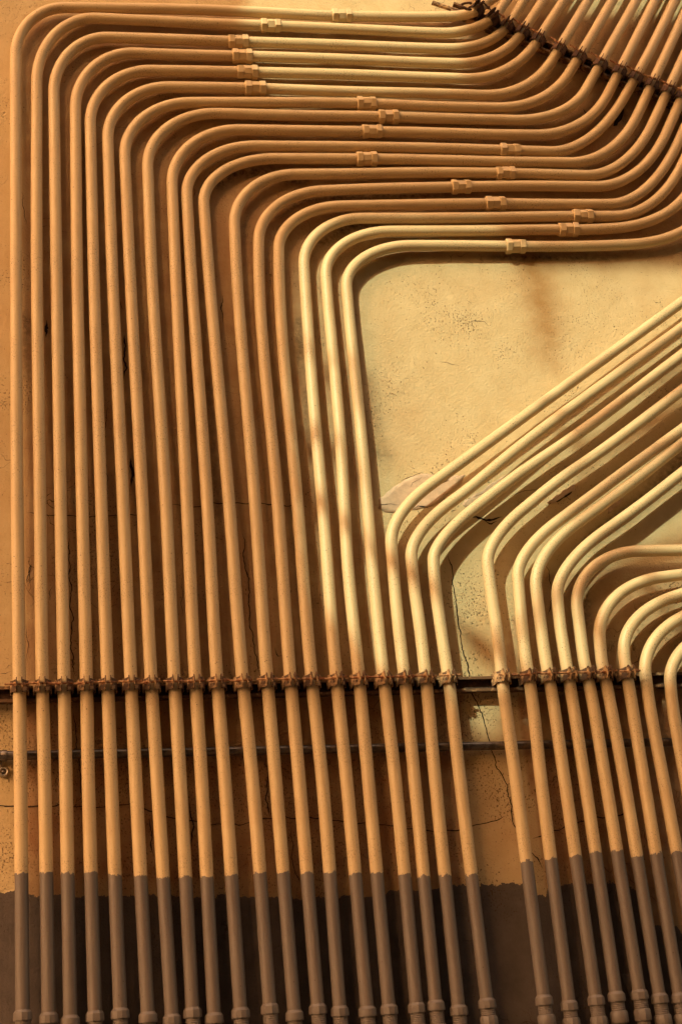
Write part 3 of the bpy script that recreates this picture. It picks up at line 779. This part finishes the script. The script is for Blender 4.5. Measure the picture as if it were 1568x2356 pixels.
# ------------------------------------------------------------------ clamps
def clamp_parts(root, M, seed, dark=False, bolt_len=0.05, bolt_off=0.0):
    """local frame: z along the pipe, y away from the wall (towards the street), x across"""
    rnd = random.Random(seed)
    R = RAD + 0.0042; t = 0.0024
    m_s = (CLAMP, DARKRUST_SHADE, CLAMPD)[int(dark)]; m_b = DARKRUST_SHADE if dark == 1 else RUST
    for sx in (-1, 1):
        # centre line of the strap in x,y: foot in the channel, round the pipe, ear standing out
        cl = [(sx * (R * 0.95), -R - 0.006), (sx * (R * 1.08), -R - 0.002)]
        for q in range(0, 9):
            a = math.radians(-38 + q * (110.0 / 8))
            cl.append((sx * math.cos(a) * (R + t / 2), math.sin(a) * (R + t / 2)))
        ear = 0.0068
        cl += [(sx * (ear + 0.0022), R + 0.0022), (sx * ear, R + 0.0050), (sx * ear, R + 0.012), (sx * ear, R + 0.020), (sx * ear, R + 0.0275)]
        wd = []                                                   # half width along the pipe at each station
        for i in range(len(cl)):
            if i < 2: wd.append(0.0165)
            elif i < 11: wd.append(0.0162 - 0.0018 * math.sin(i))
            elif i < 15: wd.append([0.0135, 0.0150, 0.0175, 0.0175][i - 11])
            else: wd.append(0.0095)
        rings = []
        n = len(cl)
        for i, (x, y) in enumerate(cl):
            x0, y0 = cl[max(0, i - 1)]; x1, y1 = cl[min(n - 1, i + 1)]
            tx, ty = x1 - x0, y1 - y0; L = math.hypot(tx, ty); nx, ny = -ty / L, tx / L
            h = wd[i]
            rings.append([Vector((x + nx * t / 2 * a, y + ny * t / 2 * a, b)) for a, b in
                          ((-1, -h), (1, -h), (1, -h * 0.3), (1, h * 0.3), (1, h), (-1, h), (-1, h * 0.3), (-1, -h * 0.3))])
        mb = MB(); mb.rings(rings); mb.v = [M @ v for v in mb.v]
        ob = mb.obj('strap', m_s, root); sharpen(ob, 40)
    yb = R + 0.0150
    x = Vector((1, 0, 0)); y = Vector((0, 1, 0)); z = Vector((0, 0, 1))
    mb = MB(); o = Vector((bolt_off, yb, rnd.uniform(-0.001, 0.001)))
    tl = rnd.uniform(-0.06, 0.06); w = Vector((math.cos(tl), math.sin(tl) * 0.4, math.sin(tl))).normalized()
    u = (y - w * y.dot(w)).normalized(); v = w.cross(u)
    pr = []; s = -bolt_len * 0.42
    while s < bolt_len * 0.62:
        pr += [(s, 0.0028), (s + 0.0008, 0.0032), (s + 0.0016, 0.0028)]; s += 0.0024
    mb.lathe(o, u, v, w, pr, 10); mb.v = [M @ q for q in mb.v]
    bo = mb.obj('bolt', m_b, root)
    for sgn in (-1, 1):
        m2 = MB(); c = o + w * (sgn * 0.0112)
        m2.lathe(c, u, v, w, [(-0.0026, 0.0046), (-0.0022, 0.0058), (0.0022, 0.0058), (0.0026, 0.0046)], 6, rnd.random()); m2.v = [M @ q for q in m2.v]
        nb = m2.obj('nut', m_b, bo, False)
def clamp_at(q, t, label, seed, dark=False, **kw):
    zc = t; yc = Vector((0, -1, 0)); yc = (yc - zc * yc.dot(zc)).normalized(); xc = yc.cross(zc)
    if xc.x < 0 and abs(t.z) > 0.3: pass
    M = Matrix((xc, yc, zc)).transposed()
    root = empty('pipe_clamp', q, label, 'pipe clamp', 'rusty two bolt pipe clamps')
    clamp_parts(root, M, seed, dark, **kw)
    return root
LOWY = {1: 1575, 2: 1574, 3: 1573, 4: 1572, 5: 1571, 6: 1570, 7: 1570, 8: 1569, 9: 1568, 10: 1567, 11: 1566, 12: 1564, 13: 1563, 14: 1562, 15: 1561, 16: 1560, 17: 1559,
        18: 1557, 19: 1556, 20: 1555, 21: 1553, 22: 1552, 23: 1551, 24: 1549, 25: 1547, 26: 1546, 27: 1545}
def ordw(n):
    if n < 18: return ORD[n]
    return {18: 'eighteenth', 19: 'nineteenth', 20: 'twentieth'}[n]
for k in range(1, 28):
    h = on_line(k, LOWY[k] + 7)
    if k <= 20: lb = 'rust streaked clamp holding the %s pipe from the left on the level channel' % ordw(k)
    elif k == 21: lb = 'very rusty clamp standing alone right of the wide gap on the level channel'
    else: lb = '%s clamp right of the wide gap on the level channel, bolt joined to its neighbours' % ORD[k - 20]
    if k == 27: lb = 'last clamp on the right of the level channel, with a short bolt end'
    clamp_at(h[0], h[1], lb, k, False, bolt_len=0.056 if k != 21 else 0.05, bolt_off=-0.012 if k == 21 else 0.004 * math.sin(k * 3))
for k in range(1, 14):
    q, t = UH[k]
    lb = 'black rusted clamp at the top left end of the slanting channel' if k == 1 else '%s clamp down from the upper left end of the slanting channel' % ORD[k]
    if k == 13: lb = 'clamp on the slanting channel cut by the right edge of the picture'
    clamp_at(q, t, lb, 100 + k, 1 if k <= 2 else 2, bolt_len=0.052, bolt_off=0.012)

# stray steel bar ends poking out above the topmost pipe
def bar(p0, p1, r, name, label, mat, cat, d0=0.03, d1=0.03):
    A, B = at(*p0, d0), at(*p1, d1)
    root = None
    mb = MB(); w = (B - A).normalized(); a = Vector((0, -1, 0)); a = (a - w * a.dot(w)).normalized(); b = w.cross(a)
    mb.lathe(Vector((0, 0, 0)), a, b, w, [(0, r * 0.9), (0.002, r), ((B - A).length, r)], 8)
    o = mb.obj(name, mat, None); sharpen(o, 30); o.location = A
    o['label'] = label; o['category'] = cat
    return o
bar((993, 6), (1060, 28), 0.0075, 'steel_bar', 'short slanting steel bar end poking out above the topmost pipe', CHAN, 'steel bar')
def rusty_ring():
    # dark strap ring of a clamp at the topmost pipe
    q = at(1072, 14, 0.085); mb = MB(); rr = 0.016; n = 26; R2 = 0.0042
    rings = []
    for i in range(n):
        a = 2 * PI * i / n * 0.82 + 0.6
        c = Vector((math.cos(a) * rr * 1.25, -0.004 * math.sin(a * 2), math.sin(a) * rr * 0.75))
        d = Vector((math.cos(a), 0, math.sin(a)))
        rings.append([c + (d * math.cos(t) + Vector((0, -1, 0)) * math.sin(t)) * R2 for t in [2 * PI * j / 8 for j in range(8)]])
    mb.rings(rings); o = mb.obj('clamp_ring', DARKRUST_SHADE, None); o.location = q
    o['label'] = 'black rusted open clamp strap ring above the topmost pipe end'; o['category'] = 'wire loop'
rusty_ring()

# ------------------------------------------------------------------ thin dark conduit running level behind the pipes
def dark_conduit():
    A = at(-60, 1740, 0.021); B = at(1760, 1703, 0.021)
    A = A + (A - B).normalized() * 0.8
    base = A.copy()
    root = empty('dark_conduit', base, 'slim dark grey conduit running level across the wall behind the upright pipes', 'conduit')
    w = (B - A).normalized(); a = Vector((0, -1, 0)); b = w.cross(a)
    L = (B - A).length; r = 0.0118
    mb = MB(); mb.lathe(Vector((0, 0, 0)), a, b, w, [(L * i / 40, r) for i in range(41)], 20); mb.obj('tube', GREYC, root); 
    s = (at(8, 1738.5, 0.021) - A).length
    m2 = MB(); m2.lathe(Vector((0, 0, 0)), a, b, w, [(s - 0.034, r), (s - 0.033, r * 1.22), (s - 0.012, r * 1.25), (s - 0.010, r * 1.16), (s - 0.004, r * 1.16), (s - 0.002, r * 1.25), (s + 0.009, r * 1.25), (s + 0.010, r)], 20)
    sharpen(m2.obj('coupling', GREYC, root), 30)
    # one hole strap with its eye and screw below the tube
    c = at(9, 1776, 0.008) - base
    m3 = MB(); n = 28; rings = []
    for i in range(n + 1):
        t = 2 * PI * i / n; d = Vector((math.cos(t), 0, math.sin(t)))
        rings.append([c + d * rr + Vector((0, yy, 0)) for rr, yy in ((0.008, 0.003), (0.0072, -0.004), (0.010, -0.006), (0.0128, -0.004), (0.0135, 0.003))])
    m3.rings(rings, False)
    m3.box(c + Vector((-0.012, -0.002, 0.019)), (0.008, 0.0015, 0.014))
    st = m3.obj('strap', ZINC, root)
    m4 = MB(); m4.lathe(c, Vector((1, 0, 0)), Vector((0, 0, 1)), Vector((0, -1, 0)), [(-0.002, 0.0055), (0.002, 0.0055), (0.004, 0.004)], 14)
    m4.obj('screw', GREYC, st)
dark_conduit()

# ------------------------------------------------------------------ unseen buildings added across the street to block the frontal sky
def block_mat(name, col):
    m, ns, ls, p = nt(name)
    geo = ns.new('ShaderNodeTexCoord').outputs['Object']
    c = mixc(ns, ls, tex(ns, ls, 'noise', geo, 1.5, 6, 0.6), col, tuple(v * 0.75 for v in col))
    ls.new(c, p.inputs['Base Color']); p.inputs['Roughness'].default_value = 0.9
    return m
def blocker_house(x0, x1, y0, y1, h, label):
    root = empty('blocker', ((x0 + x1) / 2, y0, 0), label, 'blocker')
    base = root.location.copy()
    m = block_mat('brown_render', (0.06, 0.035, 0.02)); gm = block_mat('dark_glass', (0.03, 0.03, 0.03))
    mb = MB(); mb.box(Vector(((x0 + x1) / 2, (y0 + y1) / 2, h / 2)) - base, ((x1 - x0) / 2, (y0 - y1) / 2, h / 2)); mb.obj('walls', m, root, False)
    mb = MB(); mb.box(Vector(((x0 + x1) / 2, (y0 + y1) / 2, h + 0.12)) - base, ((x1 - x0) / 2 + 0.2, (y0 - y1) / 2 + 0.2, 0.12)); mb.obj('roof', m, root, False)
    x = x0 + 1.2
    while x < x1 - 1:
        z = 1.6
        while z < h - 1.2:
            mb = MB(); mb.box(Vector((x, y0 + 0.03, z)) - base, (0.5, 0.05, 0.7)); wdw = mb.obj('window', gm, root, False)
            mb = MB(); mb.box(Vector((x, y0 + 0.07, z - 0.74)) - base, (0.58, 0.09, 0.04)); mb.obj('sill', m, wdw, False)
            z += 2.8
        x += 2.4
blocker_house(-4.2, 16, -8.2, -16, 12.5, 'added tall brown rendered building across the street, behind the photographer')
blocker_house(-16, -4.24, -8.4, -14, 5.0, 'added low brown building across the street, left of the tall one')

# ------------------------------------------------------------------ the tree whose gaps let the sun patches through
def leaf_mat():
    m, ns, ls, p = nt('dark_leaf')
    oi = ns.new('ShaderNodeTexCoord').outputs['Object']
    c = mixc(ns, ls, tex(ns, ls, 'noise', oi, 3, 2), (0.05, 0.075, 0.02), (0.10, 0.11, 0.03))
    ls.new(c, p.inputs['Base Color']); p.inputs['Roughness'].default_value = 0.6
    return m
LEAF = leaf_mat(); BARK = plain('bark', (0.11, 0.08, 0.055))
GAP_A = [(572, -140), (1040, -140), (1070, 60), (1080, 190), (1085, 236), (1000, 246), (850, 250), (640, 246), (618, 225), (600, 170), (585, 100), (570, 40)]
GAP_B = [(700, 1000), (690, 640), (700, 585), (735, 556), (790, 549), (1150, 552), (1185, 616), (1900, 622), (1900, 1605), (1250, 1612), (1235, 1650), (1200, 1650), (1160, 1625), (1145, 1690), (1085, 1690), (1072, 1635), (900, 1590), (860, 1530), (800, 1475), (752, 1410), (728, 1150)]
GAP_C = [(1240, -160), (1800, -160), (1800, 50), (1600, 44), (1500, 36), (1400, 34), (1330, 30), (1285, 10)]
POLY = [[xz(*p) for p in G] for G in (GAP_A, GAP_B, GAP_C)]
def inside(p, poly):
    c = False; n = len(poly)
    for i in range(n):
        a, b = poly[i], poly[i - 1]
        if (a[1] > p[1]) != (b[1] > p[1]) and p[0] < (b[0] - a[0]) * (p[1] - a[1]) / (b[1] - a[1]) + a[0]: c = not c
    return c
def edge_d(p):
    """distance to the nearest gap edge; negative inside a gap"""
    best = 9; ins = False
    for poly in POLY:
        if inside(p, poly): ins = True
        for i in range(len(poly)): best = min(best, seg_dist(p, poly[i], poly[i - 1])[0])
    return (-best if ins else best) + 0.016 * noise.noise(Vector((p[0] * 8, p[1] * 8, 1.7)))
YT = -4.3
def tree():
    root = empty('shade_tree', (-6.2, -4.6, 0), 'leafy street tree behind the photographer whose crown shades the wall', 'tree')
    base = root.location.copy()
    def crown_pt(x, z, y):                                        # a place in the crown on the sun ray to wall point x,z
        t = y / LDIR.y; return Vector((x, 0, z)) + LDIR * t
    V = []; F = []
    rnd = random.Random(5)
    def leaf(c, s):
        ax = Vector((rnd.gauss(0, 1), rnd.gauss(0, 1), rnd.gauss(0, 1))).normalized()
        nrm = (LDIR + ax * 0.55).normalized(); u = nrm.orthogonal().normalized(); v = nrm.cross(u)
        a = rnd.random() * 6.28; uu = u * math.cos(a) + v * math.sin(a); vv = nrm.cross(uu)
        h = s * 0.5; n0 = len(V)
        for q, r in ((-1, 0), (-0.45, -0.62), (0.35, -0.55), (1, 0), (0.35, 0.55), (-0.45, 0.62)):
            V.append(c + uu * q * h * 1.15 + vv * r * h * 1.15 + nrm * (abs(q) * h * 0.12) - base)
        F.append(tuple(range(n0, n0 + 6)))
    x0, x1, z0, z1 = -2.1, 2.7, 0.9, 6.3
    for s, lo, hi, layers in ((0.17, 0.10, 99, 3), (0.085, 0.045, 0.30, 3), (0.042, 0.018, 0.12, 3)):
        st = s * 0.5
        for L in range(layers):
            z = z0
            while z < z1:
                x = x0
                while x < x1:
                    p = (x + rnd.uniform(-.5, .5) * st, z + rnd.uniform(-.5, .5) * st)
                    d = edge_d(p)
                    if lo < d < hi:
                        if True:
                            leaf(crown_pt(p[0], p[1], YT + rnd.uniform(-0.55, 0.55)), s)
                    x += st
                z += st
    mesh_obj('crown', V, F, LEAF, root, False)
    # trunk and limbs
    mb = MB()
    def limb(pts, r0, r1):
        rings = []; n = len(pts)
        for i, p in enumerate(pts):
            t = (pts[min(n - 1, i + 1)] - pts[max(0, i - 1)]).normalized(); u = t.orthogonal().normalized(); v = t.cross(u)
            r = r0 + (r1 - r0) * i / (n - 1)
            rings.append([p + (u * math.cos(a) + v * math.sin(a)) * r - base for a in [2 * PI * j / 10 for j in range(10)]])
        mb.rings(rings)
    top = Vector((-5.6, -4.5, 4.6))
    limb([Vector((-6.2, -4.6, 0)), Vector((-6.15, -4.6, 1.3)), Vector((-5.9, -4.6, 3.0)), top], 0.2, 0.13)
    cr = crown_pt(-1.6, 3.6, YT)
    limb([top, cr, crown_pt(-1.1, 5.6, YT), crown_pt(0.2, 6.0, YT)], 0.11, 0.03)
    limb([top, crown_pt(-1.8, 2.6, YT), crown_pt(-0.8, 1.2, YT), crown_pt(1.8, 1.1, YT)], 0.10, 0.03)
    limb([cr, crown_pt(-0.9, 3.4, YT), crown_pt(*xz(560, 1100), YT), crown_pt(*xz(640, 1120), YT)], 0.06, 0.021)
    # twigs that cross the gaps and throw soft bands over the sunlit pipes
    def twig(pts, r0, r1):
        limb([crown_pt(*xz(*p), YT + 0.1) for p in pts], r0, r1)
    twig([(640, 1120), (770, 1215), (830, 1262), (910, 1340), (960, 1370), (1020, 1410), (1090, 1470), (1160, 1540), (1240, 1620), (1290, 1760)], 0.030, 0.022)
    twig([(620, 980), (735, 1050), (780, 1040), (830, 1085), (850, 1160)], 0.026, 0.012)
    twig([(660, 760), (760, 870), (835, 860), (850, 990)], 0.024, 0.012)
    twig([(1850, 860), (1600, 935), (1450, 990), (1345, 1050), (1305, 1000), (1270, 985)], 0.027, 0.018)
    twig([(1900, 1000), (1640, 1075), (1530, 1090), (1400, 1200), (1330, 1250)], 0.028, 0.012)
    twig([(1700, 780), (1500, 880), (1400, 900), (1330, 960)], 0.014, 0.007)
    twig([(1345, 1050), (1350, 1110), (1330, 1150)], 0.012, 0.007)
    twig([(1900, 1180), (1560, 1270), (1440, 1310), (1370, 1400), (1385, 1480), (1430, 1560), (1440, 1760)], 0.032, 0.022)
    twig([(1370, 1400), (1300, 1430), (1240, 1500), (1180, 1530)], 0.016, 0.010)
    twig([(1440, 1310), (1520, 1380), (1560, 1450), (1700, 1500)], 0.022, 0.014)
    mb.obj('trunk', BARK, root)
tree()
